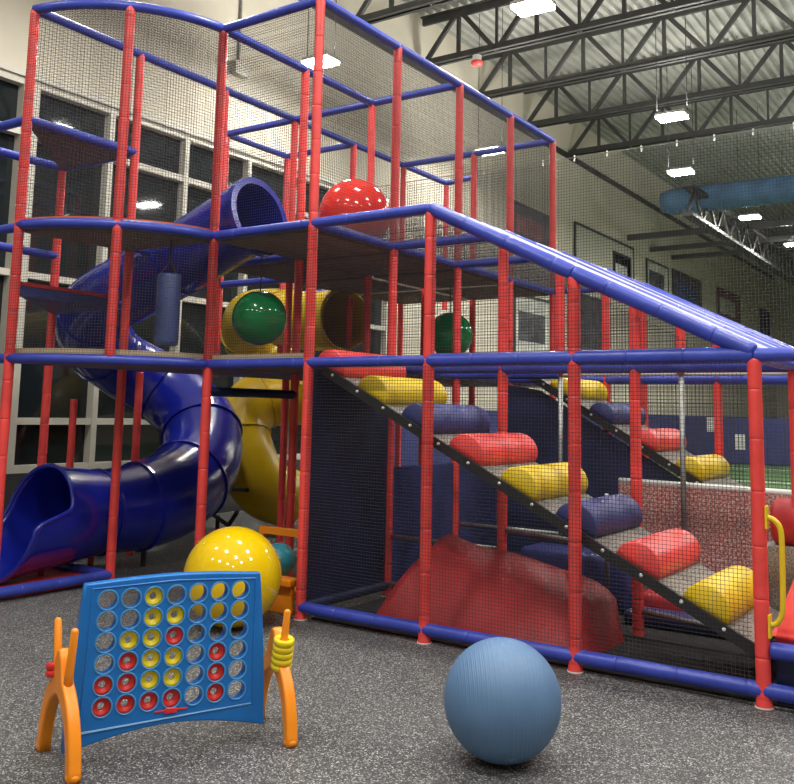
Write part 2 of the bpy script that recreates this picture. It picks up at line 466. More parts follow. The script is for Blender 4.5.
for u, v, a, b, ft in ((0, 0, 0, L3, 1), (1, 0, 0, L2-.03, 1), (2, 0, 0, 2.72, 1), (3, 0, 0, L1-.02, 1), (-1, 0, 0, L3, 1), (-2, 0, 0, L3, 1), (-2, -1, 0, L3, 1),
    (0, 1, 0, L3, 1), (0, 2, 0, L3, 1), (0, 3, 0, L3, 0), (0, 4, 0, L3, 0), (-1, 1, 0, L3, 0), (-1, 2, 0, L3, 0), (-1, 3, 0, L2, 0), (-1, 4, 0, L3, 0),
    (-2, 1, L1, L3, 0), (-2, 2, 0, L3, 0), (-2, 3, 0, L3, 0), (-2, 4, 0, L3, 0), (-3, 3, L1, L3, 0), (-3, 2, L1, L3, 0), (-2, 5, L2, L3, 0),
    (-3, 0, 0, 4.35, 0), (1, 1, 0, L2, 1), (2, 1, 0, 2.72, 1), (1, 2, L1, L2, 0), (1, 3, 0, L2, 0), (2, 3, 0, 2.7, 0), (1, 4, 0, L2, 0), (3, 1, 0, L1, 0), (2, 2, L1, 2.7, 0)):
    post(u, v, a, b, ft)
for u, v in ((1, 2), (2, 2)):
    obj('steel_pole', T([G(u, v, 0), G(u, v, L1)], .026, 10), 'steel', PS, True)
# bulging bay: arc through the two corner posts and the bay post
def arc_pts(n=14, off=0):
    a = G(-2, -1); b = G(-1, 0); m = G(-1.31, -.66)
    # circle through three points in plan
    ax, ay, bx, by, cx, cy = a.x, a.y, m.x, m.y, b.x, b.y
    d = 2*(ax*(by-cy)+bx*(cy-ay)+cx*(ay-by))
    ux = ((ax*ax+ay*ay)*(by-cy)+(bx*bx+by*by)*(cy-ay)+(cx*cx+cy*cy)*(ay-by))/d
    uy = ((ax*ax+ay*ay)*(cx-bx)+(bx*bx+by*by)*(ax-cx)+(cx*cx+cy*cy)*(bx-ax))/d
    R = math.hypot(ax-ux, ay-uy)+off
    t0 = math.atan2(ay-uy, ax-ux); t1 = math.atan2(cy-uy, cx-ux)
    while t1 < t0: t1 += 2*PI
    if t1-t0 > PI: t1 -= 2*PI
    return [Vector((ux+R*math.cos(t0+(t1-t0)*i/n), uy+R*math.sin(t0+(t1-t0)*i/n), 0)) for i in range(n+1)]
ARC = arc_pts(20)
pm = G(-1.31, -.66)
obj('post', sleeve((pm.x, pm.y, L1+.03), (pm.x, pm.y, L3), .045), 'red', PS, True)
for z in (L1, L2, L3):
    obj('rail', T([p+Vector((0, 0, z)) for p in ARC], .047, 14), 'blue', PS, True)
# rails by level
for u in (-1, 0, 1, 2): pass
for z in (L1, L2, L3):
    railg(-1, 0, 0, 0, z); railg(-2, -1, -2, 0, z); railg(-1, 0, -1, 1, z); railg(-1, 1, -1, 2, z); railg(0, 0, 0, 1, z); railg(0, 1, 0, 2, z); railg(0, 2, 0, 3, z); railg(0, 3, 0, 4, z)
    railg(-2, 0, -2, 1, z); railg(-2, 1, -2, 2, z); railg(-2, 2, -2, 3, z); railg(-2, 3, -2, 4, z)
    railg(-2, 2, -1, 2, z); railg(-1, 2, 0, 2, z); railg(-2, 4, -1, 4, z); railg(-1, 4, 0, 4, z)
for z in (L1, L2):
    railg(0, 0, 1, 0, z); railg(0, 1, 1, 1, z); railg(0, 2, 1, 2, z); railg(-2, 0, -1, 0, z); railg(-1, 1, 0, 1, z)
    railg(-2, 1, -1, 1, z)
railg(0, 4, 1, 4, L2)
for z in (L3,):
    railg(-3, 2, -2, 2, z); railg(-3, 3, -2, 3, z); railg(-3, 2, -3, 3, z)
    railg(-2, 4, -2, 5, z); railg(-2, 5, -1.5, 4.9, z); rail(G(-1.5, 4.9, z), G(-1, 4, z))
for u in (1, 2):
    railg(u, 0, u+1, 0, L1, r=.054); railg(u, 1, u+1, 1, L1, r=.052); railg(u, 3, u+1, 3, L1, r=.056)
railg(0, 3, 1, 3, L1)
railg(3, 0, 4, 0, L1); railg(3, 1, 4, 1, L1); railg(3, 3, 4, 3, L1); railg(3, 0, 3, 1, L1)
obj('rope_and_glint', T([G(0, 2, L1), G(4, 2, L1)], .014, 8), 'rope_glint', PS)
# floor rails
railg(0, 0, 1, 0, .1, r=.048); railg(1, 0, 2, 0, .1, r=.048); railg(2, 0, 3, 0, .1, r=.048)
railg(3, 0, 4, 0, .1, r=.048); railg(3.04, 0, 4, 0, .34, r=.05)
railg(-2, -1, -2, 0, .08, r=.048); railg(-3, 0, -2, 0, .08); railg(0, 0, 0, 1, .1, m='navy')
railg(-1, 0, -1, 1, 1.88, m='navy'); railg(-3, 2, -2, 2, L2); railg(-3, 3, -2, 3, L2)
post(4, 0, 0, L1-.02, True); post(4, 1, 0, L1); post(-4, 1, 0, 1.8); post(-3, 1, 0, L1)
# small climbing decks at the left corner
for z in (4.35,):
    railg(-3, -1, -2, -1, z); railg(-3, 0, -2, 0, z); railg(-3, 0, -3, -1, z); railg(-2, -1, -2, 0, z)
railg(-3, -1, -2, -1, L1); railg(-3, 0, -3, -1, L2); railg(-3, -1, -2, -1, L2-.02); railg(-3, 0, -2, 0, 2.75); 
# sloped roof bars
for v in (0, 1, 2, 3, 4):
    rail(G(1, v, L2), G(2, v, 2.745), r=.056); rail(G(2, v, 2.745), G(3, v, L1+.02), r=.056)
for v in (.22, .42, .62, .82, 1.25, 1.5, 1.75, 2.33, 2.66, 3.5):  # thin pale lines stand in for glare between the roof bars
    obj('rope_and_glint', T([G(1.02, v, L2+.02), G(2.97, v, L1+.06)], .013, 8), 'rope_glint', PS)['label'] = 'pale modelled glare line on the sloped roof'
railg(1, 0, 1, 1, L2); railg(1, 1, 1, 2, L2); railg(1, 2, 1, 3, L2); railg(1, 3, 1, 4, L2)
# decks
def deck(poly, z, m, th=.06, name='deck', edge=None):
    bm = bmesh.new()
    a = [bm.verts.new((x, y, z)) for x, y in poly]; b = [bm.verts.new((x, y, z-th)) for x, y in poly]
    bm.faces.new(a); bm.faces.new(b[::-1]); n = len(poly)
    for i in range(n): bm.faces.new((a[i], b[i], b[(i+1) % n], a[(i+1) % n]))
    bmesh.ops.recalc_face_normals(bm, faces=bm.faces)
    return obj(name, bm, m, PS)
def cellp(u0, u1, v0, v1, i=.05): return [(u0*S+i, v0*V+i), (u1*S-i, v0*V+i), (u1*S-i, v1*V-i), (u0*S+i, v1*V-i)]
bay = [(p.x, p.y) for p in arc_pts(20, -.06)]+[(-1*S-.05, -.05), (-2*S+.05, -.05)]
bay = [(p.x, p.y) for p in arc_pts(20, -.06)]+[(-2*S+.05, -.06)]
for z, mm, em in ((L1+.02, 'deck', 'tan'), (L2, 'deck', 'orangefoam')):
    deck(bay, z, mm)
    deck(bay, z+.075, em, .07, 'deck_edge_foam')
    for u in (-2, -1):
        for v in (0, 1, 2, 3):
            if u == -2 and v == 0 and z == L2: continue
            deck(cellp(u, u+1, v, v+1), z, mm)
# thin foam edge seen above the first level rail, right of the bay
o = obj('deck_edge_foam', B(-S+.05, -.05, .0, .05, L1+.03, L1+.085), 'tan', PS)
deck([(-3*S+.05, -.05), (-2*S-.05, -.05), (-2*S-.05, -V+.05)], 4.36, 'deck', .05)
deck([(-3*S+.05, -.05), (-2*S-.05, -.05), (-2*S-.02, -V+.05)], 2.80, 'dkblue', .09, 'step_deck')
deck([(-3*S+.05, -.05), (-2*S-.05, -.05), (-2*S-.02, -V+.05)], 2.84, 'red_pad', .035, 'step_mat')
# nets
zx = (0, 0, 1)
net(PS, (0, -.05, 0), (1, 0, 0), zx, rect(.04, 3*S-.05, .165, L1-.04))                # lower front
net(PS, (-S, -.05, 0), (1, 0, 0), zx, rect(.0, 2*S-.03, L1+.05, L2-.05))             # middle front
net(PS, (0, -.05, 0), (1, 0, 0), zx, [(S+.05, L1+.05), (3*S-.3, L1+.05), (S+.05, L2-.1)])   # under the slope
net(PS, (-S, -.05, 0), (1, 0, 0), zx, rect(.0, S, L2+.05, L3-.05))                   # tower front
net(PS, (0.05, 0, 0), (0, 1, 0), zx, rect(0, 4*V, L2+.05, L3-.05))                   # tower side
for a, b in zip(arc_pts(10, .05), arc_pts(10, .05)[1:]): pass
def arc_net(z0, z1):
    P = arc_pts(10, .052); segs = []
    for a, b in zip(P, P[1:]):
        L = (b-a).length
        segs += net_segs(a, b-a, (0, 0, 1), rect(0, L, z0, z1), CELL)
    obj('net_panel', cords_mesh('net_panel', segs, CORD), 'net', PS)
arc_net(L1+.05, L2-.05); arc_net(L2+.05, L3-.05)
net(PS, (-2*S, -V, 0), (0, 1, 0), zx, rect(0, 5*V, L2+.05, L3-.05), .04, .004)         # tower back
net(PS, (-2*S, 4*V, 0), (1, 0, 0), zx, rect(0, 2*S, L2+.05, L3-.05), .04, .004)
net(PS, (0, 0, L3), (1, 0, 0), (0, 1, 0), [(-2*S, 0), (-2*S, 4*V), (0, 4*V), (0, 0)], .0275, .003)      # tower roof
net(PS, (0, 0, L3), (1, 0, 0), (0, 1, 0), [(p.x, p.y) for p in ARC]+[(-2*S, 0)], .0275, .003)
net(PS, (0, 0, L2), (1, 0, 0), (0, 1, 0), rect(0, S, 0, 4*V), .0275, .003)
sl = Vector((2*S, 0, L1-L2)).normalized()
net(PS, (S, 0, L2), sl, (0, 1, 0), rect(0, math.hypot(2*S, L1-L2), 0, 4*V), .0275, .003)
net(PS, (0, 3*V, 0), (1, 0, 0), zx, rect(0, 3*S, .1, L1), .04, .004)                  # back of ramps
net(PS, (0, 4*V, 0), (1, 0, 0), zx, [(0, L1), (3*S, L1), (S, L2), (0, L2)], .04, .004)
net(PS, (0, 2*V, 0), (1, 0, 0), zx, [(S, L1), (3*S, L1), (S, L2)], .0275, .003)
# navy vinyl walls between the posts
def vpanel(x0, x1, y0, y1, z0, z1, m='navy'): return obj('vinyl_panel', B(x0, x1, y0, y1, z0, z1, .008), m, PS)
vpanel(-.012, .012, .05, V-.05, .12, L1-.05)
vpanel(-.012, .012, V+.05, 2*V-.05, .05, 1.2, 'dkblue'); vpanel(-.012, .012, 2*V+.05, 3*V-.05, .05, 1.2, 'dkblue')
vpanel(-.2, S-.3, 3.3*V, 3.3*V+.03, .05, 1.15, 'dkblue')
bm = bmesh.new(); yy = 2*V+.2
q = [(.45, .05), (2.75, .05), (2.75, .92), (.9, 1.98), (.45, 2.05)]
a = [bm.verts.new((x, yy, z)) for x, z in q]; b = [bm.verts.new((x, yy+.02, z)) for x, z in q]
bm.faces.new(a); bm.faces.new(b[::-1])
for i in range(5): bm.faces.new((a[i], b[i], b[(i+1) % 5], a[(i+1) % 5]))
bmesh.ops.recalc_face_normals(bm, faces=bm.faces); obj('vinyl_panel', bm, 'navy', PS)
# bare pipes low inside the frame
for a, b in (((.05, V, .55), (S, V, .55)), ((.07, 2*V, .56), (S, 2*V, .56)), ((S, 2*V, .42), (S+.9, 2*V, .6)), ((.05, V, .12), (S, V+.1, .1)), ((S, V, .72), (2*S, V, .66)), ((2*S, V, .2), (3*S, V*.92, .13)), ((2*S-.45, V*1.4, .1), (2*S-.45, V*1.4, 1.05))):
    obj('steel_pipe', T([a, b], .022, 10), 'steel', PS, True)
# yellow grab handle on the corner post
pts = [(3.71, 0, 1.13), (3.75, 0, 1.115), (3.785, 0, 1.06), (3.79, 0, .9), (3.785, 0, .62), (3.775, 0, .55), (3.745, 0, .5), (3.70, 0, .485)]
h = obj('grab_handle', T(smooth_path(pts, 5), .017, 10), 'yellow', PS, True)
obj('handle_plate', B(3.70, 3.715, -.03, .03, 1.06, 1.2, .004), 'yellow', h); obj('handle_plate', B(3.70, 3.715, -.03, .03, .41, .55, .004), 'yellow', h)
# punching bag and hanging things
def bag():
    t = thing('punching_bag', 'dark blue cylinder punch bag hanging in the bay', 'punching bag', (-1.47, -.3, 2.29))
    bm = bmesh.new(); lathe(bm, [(0, 0), (.09, 0), (.108, .015), (.11, .05), (.11, .64), (.1, .67), (0, .68)], 24)
    obj('body', bm, 'dkblue2', t, True)
    bm = bmesh.new()
    for k in range(3):
        a = 2*PI*k/3; bar(bm, (.09*math.cos(a), .09*math.sin(a), .66), (0, 0, .8), .02, .006)
    bar(bm, (0, 0, .8), (0, 0, L2-2.29-.06), .015, .015)
    obj('strap', bm, 'black', t)
M['dkblue2'] = mat('punch_bag_vinyl', (.05, .075, .21), .45, .1, 4)
bag()

# ------------------------------------------------------------------ roller ramps
def ramp(y0, y1, x0, z0, x1, z1, label, colours, first, group, step=.45, r=.145):
    t = thing('roller_ramp', label, 'ramp', (x0, y0, 0), group=group)
    L = math.hypot(x1-x0, z1-z0); ang = math.atan2(z1-z0, x1-x0)
    R = Matrix.Translation((0, 0, z0)) @ Matrix.Rotation(-ang, 4, 'Y')
    W = y1-y0
    bm = bmesh.new(); box(bm, 0, L, .02, W-.02, -.03, 0, mtx=R); obj('ramp_surface', bm, 'ramp', t)
    for s, yy in ((0, 0), (1, W)):
        bm = bmesh.new(); box(bm, 0, L, yy-.015, yy+.015, -.065, .008 if s == 0 else -.01, mtx=R); obj('side_rail', bm, 'black', t)
    bb = bmesh.new(); lathe(bb, [(0, .012), (.008, .010), (.013, 0), (.013, -.004), (0, -.004)], 10, Matrix.Rotation(PI/2, 4, 'X'))
    ob = None
    for k in range(int(L/.3)):
        p = R @ Vector((.12+.3*k, -.018, -.02))
        if ob is None: ob = obj('bolt', bb, 'white', t, loc=p)
        else:
            c = ob.copy(); COL.objects.link(c); c.parent = t; c.location = p
    for k, cm in enumerate(colours):
        xx = (first+k*step-x0)/math.cos(ang)
        n = 18
        prof = [(r*1.12*math.cos(a), r*1.0*math.sin(a)-(.022 if i in (0, n) else 0)) for i, a in enumerate([PI*i/n for i in range(n+1)])]
        bm = bmesh.new(); rings = []
        for yy, sc in ((.015, .93), (.022, .985), (.035, 1), (W*.3, 1.01), (W*.7, 1.01), (W-.035, 1), (W-.022, .985), (W-.015, .93)):
            rings.append([bm.verts.new(R @ Vector((xx+px*sc, yy, pz*sc+.022))) for px, pz in prof])
        for a, b in zip(rings, rings[1:]):
            for j in range(n): bm.faces.new((a[j], a[j+1], b[j+1], b[j]))
            bm.faces.new((a[0], b[0], b[n], a[n]))
        bm.faces.new(rings[0]); bm.faces.new(rings[-1][::-1])
        bmesh.ops.recalc_face_normals(bm, faces=bm.faces)
        obj('roller', bm, cm, t, True)['label'] = {'red': 'red half-round roller', 'yellow': 'yellow half-round roller', 'dkblue': 'blue half-round roller'}[cm]
ramp(.1, 1.10, .1, 2.10, 3.62, .32, 'near sloping ramp of padded half-round rollers in red, yellow and blue behind the front net', ['red', 'yellow', 'dkblue', 'red', 'yellow', 'dkblue', 'red', 'yellow'], .13, 'roller ramps')
ramp(2*V+.15, 3*V-.1, .62, 2.27, 3.55, .56, 'far roller ramp seen beyond the steel poles, above the speckled panel', ['red', 'yellow', 'dkblue', 'red', 'yellow'], .71, 'roller ramps', .43, .125)
# entry step right of the corner post
t = thing('entry_step', 'low red padded entry step at the right edge beside the yellow handle', 'step', (3.66, 0, 0))
bm = bmesh.new()
vs = [bm.verts.new(c) for c in ((.03, .07, .37), (1.2, .07, .37), (1.2, 1.1, .37), (.03, 1.1, .37), (.03, .12, .44), (1.2, .12, .44), (1.2, 1.1, .80), (.03, 1.1, .76))]
for q in ((3, 2, 1, 0), (4, 5, 6, 7), (0, 1, 5, 4), (1, 2, 6, 5), (2, 3, 7, 6), (3, 0, 4, 7)): bm.faces.new([vs[i] for i in q])
bmesh.ops.bevel(bm, geom=bm.edges[:], offset=.03, segments=3, affect='EDGES')
obj('top_pad', bm, 'red', t, True); obj('step_base', B(.05, 1.2, .1, 1.1, .0, .36, .01), 'navy', t)
t = thing('roller_bolster', 'dark red half-round bolster at right edge behind the yellow handle', 'bolster', (3.47, 1.35, .97))
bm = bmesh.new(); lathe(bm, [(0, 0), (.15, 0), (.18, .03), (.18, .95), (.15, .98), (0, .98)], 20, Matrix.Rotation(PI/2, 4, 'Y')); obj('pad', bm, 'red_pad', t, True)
bm = bmesh.new(); box(bm, -.05, 1.1, -.2, .2, -1.0, -.16); obj('plinth', bm, 'ramp', t)

# ------------------------------------------------------------------ things on the floor inside
tag(obj('floor_mat', B(.06, 3*S+1, .07, 3*V, 0.001, .012), 'matblack'), 'thin black mat covering the floor inside the netted frame', 'mat')
tag(obj('landing_mat', B(-3*S+.05, -2*S-.06, -V+.03, .1, 0.002, .05, .012), 'red'), 'flat red landing mat below the mouth of the blue slide', 'mat')
def cushion():
    nx, ny = 26, 22; bm = bmesh.new(); rows = []
    for i in range(nx+1):
        s = i/nx; x = .50+1.93*s
        e = max(0., (s-.66)/.34)
        c = math.sqrt(max(0., 1-e**2))
        yf = .34-.1*s+.34*(1-c); yb = 1.22-.25*(1-c)
        H = (.64-.22*s)*(c**.42)
        x += 0
        row = []
        for j in range(ny+1):
            t = j/ny
            y = yf+(yb-yf)*t
            if t < .82: z = H*math.sin(t/.82*PI/2)**.8
            else: z = H*(1-((t-.82)/.18)**2.2)
            z = max(0.0, z)
            lean = (1-s)**2*.28*(z/.62)
            w = .012*math.sin(9*t+14*s)*min(1, z*4)
            row.append(bm.verts.new((x+lean, y, .013+z+w)))
        rows.append(row)
    for a, b in zip(rows, rows[1:]):
        for j in range(ny): bm.faces.new((a[j], b[j], b[j+1], a[j+1]))
    # underside and left face
    bot = [[bm.verts.new((r[0].co.x, r[0].co.y, .012)), bm.verts.new((r[-1].co.x, r[-1].co.y, .012))] for r in rows]
    for a, b, ra, rb in zip(bot, bot[1:], rows, rows[1:]):
        bm.faces.new((a[0], a[1], b[1], b[0])); bm.faces.new((a[0], b[0], rb[0], ra[0])); bm.faces.new((a[1], ra[-1], rb[-1], b[1]))
    bm.faces.new(rows[0]+[bot[0][1], bot[0][0]]); 
    bmesh.ops.recalc_face_normals(bm, faces=bm.faces)
    return bm
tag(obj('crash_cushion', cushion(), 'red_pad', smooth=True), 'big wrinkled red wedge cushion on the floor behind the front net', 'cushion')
def soft_block(x0, x1, y0, y1, z0, z1, m, nm, label, cat, group=None):
    return tag(obj(nm, B(x0, x1, y0, y1, z0, z1, min(.06, (z1-z0)*.35)), m, smooth=True), label, cat, group)
soft_block(1.08, 2.13, 1.85, 2.3, .013, .5, 'dkblue', 'vinyl_block', 'slumped navy vinyl block behind the red wedge cushion', 'foam block')
soft_block(2.2, 3.5, 1.55, 1.85, .013, .12, 'dkblue', 'foam_beam', 'low navy foam beam under the foot of the near ramp', 'foam beam')
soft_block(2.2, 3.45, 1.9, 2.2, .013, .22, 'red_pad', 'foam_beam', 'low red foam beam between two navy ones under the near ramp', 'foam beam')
soft_block(2.2, 3.4, 2.24, 2.48, .013, .33, 'dkblue', 'foam_beam', 'taller navy foam beam behind the red one under the ramp', 'foam beam')
t = thing('ball_pit_wall', 'speckled red wall with white top edge behind the near ramp', 'wall panel', (1.8, 2*V+.05, 0))
obj('panel', B(0, 1.9, 0, .05, .05, 1.1), 'pink', t); obj('top_edge', T([(0, .025, 1.11), (1.9, .025, 1.09)], .03, 10), 'white', t, True)

# ------------------------------------------------------------------ slides
def shell(path, r0, n=24, th=.018, flare=None):
    """hollow tube: outer and inner wall"""
    P = [Vector(p) for p in path]; bm = bmesh.new(); k = len(P); px = None; out = []; inn = []
    for i, p in enumerate(P):
        d = (P[min(i+1, k-1)]-P[max(i-1, 0)]).normalized()
        if px is None:
            x = Vector((0, 0, 1)); x = (x-d*x.dot(d)).normalized()
        else: x = (px-d*px.dot(d)).normalized()
        px = x; y = d.cross(x)
        r = r0(i/(k-1)) if callable(r0) else r0
        out.append([bm.verts.new(p+(x*math.cos(2*PI*j/n)+y*math.sin(2*PI*j/n))*r) for j in range(n)])
        inn.append([bm.verts.new(p+(x*math.cos(2*PI*j/n)+y*math.sin(2*PI*j/n))*(r-th)) for j in range(n)])
    for i in range(k-1):
        for j in range(n):
            jj = (j+1) % n
            bm.faces.new((out[i][j], out[i][jj], out[i+1][jj], out[i+1][j]))
            bm.faces.new((inn[i][j], inn[i+1][j], inn[i+1][jj], inn[i][jj]))
    for e in (0, k-1):
        for j in range(n):
            jj = (j+1) % n
            bm.faces.new((out[e][j], inn[e][j], inn[e][jj], out[e][jj]))
    bmesh.ops.recalc_face_normals(bm, faces=bm.faces)
    return bm
def flange(path, i, r, m, parent, w=.025, h=.022):
    P = path; k = len(P); d = (P[min(i+1, k-1)]-P[max(i-1, 0)]).normalized(); x, y = frame_of(d)
    bm = bmesh.new(); n = 28
    prof = [(r-.03, -w/2), (r+h, -w/2), (r+h, w/2), (r-.03, w/2)]
    rings = [[bm.verts.new(P[i]+d*z+(x*math.cos(2*PI*j/n)+y*math.sin(2*PI*j/n))*q) for j in range(n)] for q, z in prof]
    for a in range(4):
        A, Bq = rings[a], rings[(a+1) % 4]
        for j in range(n): bm.faces.new((A[j], A[(j+1) % n], Bq[(j+1) % n], Bq[j]))
    bmesh.ops.recalc_face_normals(bm, faces=bm.faces)
    return obj('joint_flange', bm, m, parent)
SL = thing('spiral_slide', 'blue enclosed tube slide winding down at the left of the frame', 'slide')
RB = .43
ctrl = [(-1.25, .62, 3.66), (-1.6, .62, 3.58), (-2.2, .62, 3.36), (-3.1, .68, 3.10), (-4.0, .85, 2.88), (-4.55, 1.2, 2.62), (-4.75, 1.8, 2.30), (-4.4, 2.3, 1.95), (-3.8, 2.35, 1.55), (-3.33, 2.0, 1.12), (-3.05, 1.45, .82), (-2.97, .85, .66), (-3.0, .25, .62)]
PB = smooth_path(ctrl, 10)
RT = lambda f: .375+.05*min(1, max(0, (f-.12)/.3))+.07*min(1, max(0, (f-.5)/.2))-.065*min(1, max(0, (f-.88)/.12))
obj('tube', shell(PB, RT), 'slide', SL, True)
for i in (22, 42, 56, 70, 84, 98, 112): flange(PB, i, RT(i/(len(PB)-1)), 'slide', SL)
fl = flange(PB, 0, .375, 'slide', SL, .08, .04); fl.name = 'entry_collar'
def chute():
    """open exit: the hood is cut away in a curve towards the lip"""
    n = 64; bm = bmesh.new(); rows = []
    ks = 14; c0 = Vector((-3.0, .25, .62)); c1 = Vector((-3.05, -.75, .62))
    for a in range(n+1):
        ang = -PI+2*PI*a/n            # 0 = top of the hood
        h = (1+math.cos(ang))/2       # 1 at top, 0 at bottom
        ew = .16 if math.sin(ang) > 0 else .6
        st = min(1, max(0, (.62-h)/ew)); st = st*st*(3-2*st)
        reach = .58+.08*min(1, (1-h)/.4)+.42*st+.10*max(0, .4-h)/.4
        row = []
        for k in range(ks+1):
            f = reach*k/ks
            c = c0.lerp(c1, f); r = RB+.12*f
            row.append(c+Vector((r*math.sin(ang), 0, r*math.cos(ang))))
        rows.append(row)
    th = .02
    def q(p, k, inner):
        return p
    vo = [[bm.verts.new(p) for p in row] for row in rows]
    vi = []
    for row in rows:
        R = []
        for k, p in enumerate(row):
            c = Vector((-3.02, p.y, .62)); d = (p-c); d.y = 0; R.append(bm.verts.new(p-d.normalized()*th))
        vi.append(R)
    for a in range(n):
        for k in range(ks):
            bm.faces.new((vo[a][k], vo[a+1][k], vo[a+1][k+1], vo[a][k+1])); bm.faces.new((vi[a][k], vi[a][k+1], vi[a+1][k+1], vi[a+1][k]))
        bm.faces.new((vo[a][ks], vo[a+1][ks], vi[a+1][ks], vi[a][ks]))
    bmesh.ops.remove_doubles(bm, verts=bm.verts, dist=1e-5)
    bmesh.ops.recalc_face_normals(bm, faces=bm.faces)
    rim = T([r[-1] for r in rows[:-1]], .022, 8, closed=True)
    return bm, rim
cb, rim = chute()
ch = obj('exit_chute', cb, 'slide', SL, True); obj('rim', rim, 'slide', ch, True)
flange(PB, len(PB)-1, RB, 'slide', SL)
for x, y in ((-3.0, .2), (-2.95, .85), (-3.05, -.35), (-3.35, 2.1)):
    obj('support_leg', T([(x, y, 0), (x, y, .26 if y < 1 else 1.1)], .03, 10), 'red_pad' if y < .3 else 'black', SL)
YS = thing('tube_slide', 'yellow enclosed tube slide winding down behind the blue slide', 'slide')
yc = [(-2.3, 3.5, 2.93), (-3.1, 3.7, 2.96), (-4.1, 4.0, 3.1), (-4.85, 4.35, 3.1), (-5.25, 4.85, 2.75), (-4.9, 5.2, 2.35), (-4.1, 4.95, 2.05), (-3.6, 4.35, 1.93), (-3.95, 3.75, 1.85), (-4.05, 3.42, 1.5), (-3.82, 3.35, 1.0), (-3.65, 3.5, .65), (-3.55, 3.95, .47)]
PY = smooth_path(yc, 9)
obj('tube', shell(PY, .41), 'yslide', YS, True)
for i in (14, 32, 50, 62, 72, 84): flange(PY, i, .41, 'yslide', YS)
for a, b in (((-4.2, 3.2, .62), (-3.1, 2.6, .7)), ((-4.1, 2.9, .35), (-3.6, 2.8, .2)), ((-3.6, 2.8, .2), (-3.4, 2.75, .4)), ((-3.85, 2.85, .3), (-3.9, 2.9, 0))):
    obj('support_arm', T([a, b], .028, 8), 'black', YS)

# ------------------------------------------------------------------ balls
def ball(nm, r, m, loc, label, ridges=False, grp='large play balls', squash=1.):
    t = thing(nm, label, 'ball', loc, group=grp)
    bm = bmesh.new(); bmesh.ops.create_uvsphere(bm, u_segments=48, v_segments=32, radius=r)
    for v in bm.verts: v.co.z = v.co.z*squash
    if ridges:
        bm.free(); bm = bmesh.new(); prof = []
        n = 320
        for i in range(n+1):
            a = PI*i/n; k = .0018*(1 if i % 8 in (0, 3) else 0) if .12*PI < a < .88*PI else 0
            prof.append(((r-k)*math.sin(a), -(r-k)*math.cos(a)))
        prof[0] = (0, -r); prof[-1] = (0, r)
        lathe(bm, prof, 56)
        ax = Vector((.826, -.563, .0)).normalized()
        # ribs run down the ball: the pole points sideways
        q = Vector((0, 0, 1)).rotation_difference(Vector((.826, .563, .03)).normalized()).to_matrix().to_4x4()
        bmesh.ops.transform(bm, matrix=q, verts=bm.verts)
        lz = min(v.co.z for v in bm.verts)
    bmesh.ops.translate(bm, verts=bm.verts, vec=(0, 0, r*squash))
    b = obj('ball_body', bm, m, t, True)
    bm = bmesh.new(); lathe(bm, [(0, .004), (.018, .003), (.02, -.006), (0, -.006)], 14, Matrix.Translation(Vector((0, 0, r*squash))) @ Vector((0, 0, 1)).rotation_difference(Vector((.5, -.55, -.86))).to_matrix().to_4x4() @ Matrix.Translation((0, 0, r)))
    obj('valve_plug', bm, m, t)
    return t
ball('exercise_ball', .296, 'exball', (2.785, -1.735, 0), 'matte blue ribbed exercise ball standing in the open foreground', True)
ball('play_ball', .392, 'yball', (-.25, -.56, 0), 'large glossy yellow ball on the floor behind the blue game board')
ball('play_ball', .37, 'rball', (-.5, 1.26, L2+.0), 'glossy red ball on the upper deck of the tower')
t = ball('play_ball', .27, 'gball', (-1.105, .55, 2.346), 'glossy green ball hanging at mid level near the slide')
obj('cord', T([(0, 0, .53), (0, 0, L2-2.346-.06)], .008, 6), 'black', t)
t = ball('play_ball', .28, 'gball', (-.74, 3.6, L1+.03+.24), 'dim green ball deep inside the frame behind several posts')
obj('cord', T([(0, 0, .55), (0, 0, .93)], .008, 6), 'black', t)

# ------------------------------------------------------------------ orange toddler toy behind the yellow ball
t = thing('toddler_toy', 'orange plastic toddler toy partly hidden behind the yellow ball', 'toy', (-.45, .0, 0))
obj('side_wall', B(-.36, .3, .05, .1, 0, .26, .015), 'orange', t)
obj('top_ledge', B(-.38, .32, .0, .14, .23, .3, .02), 'orange', t)
obj('back_frame', outline_mesh('back_frame', [[(-.8, 0), (-.22, 0), (-.22, .58), (-.8, .58)], [(-.74, .06), (-.74, .51), (-.28, .51), (-.28, .06)]], .06), 'orange', t).matrix_local = Matrix.Translation((0, .85, 0)) @ Matrix.Rotation(PI/2, 4, 'X')
obj('floor_tray', B(-.7, -.1, .12, .82, 0, .08, .02), 'orange', t)
bm = bmesh.new(); bmesh.ops.create_uvsphere(bm, u_segments=24, v_segments=16, radius=.16); bmesh.ops.translate(bm, verts=bm.verts, vec=(-.44, .72, .30))
obj('dome', bm, 'teal', t, True)
for z in (.17, .3): obj('stripe', B(-.72, -.26, .5, .55, z, z+.06, .01), 'yellow', t)

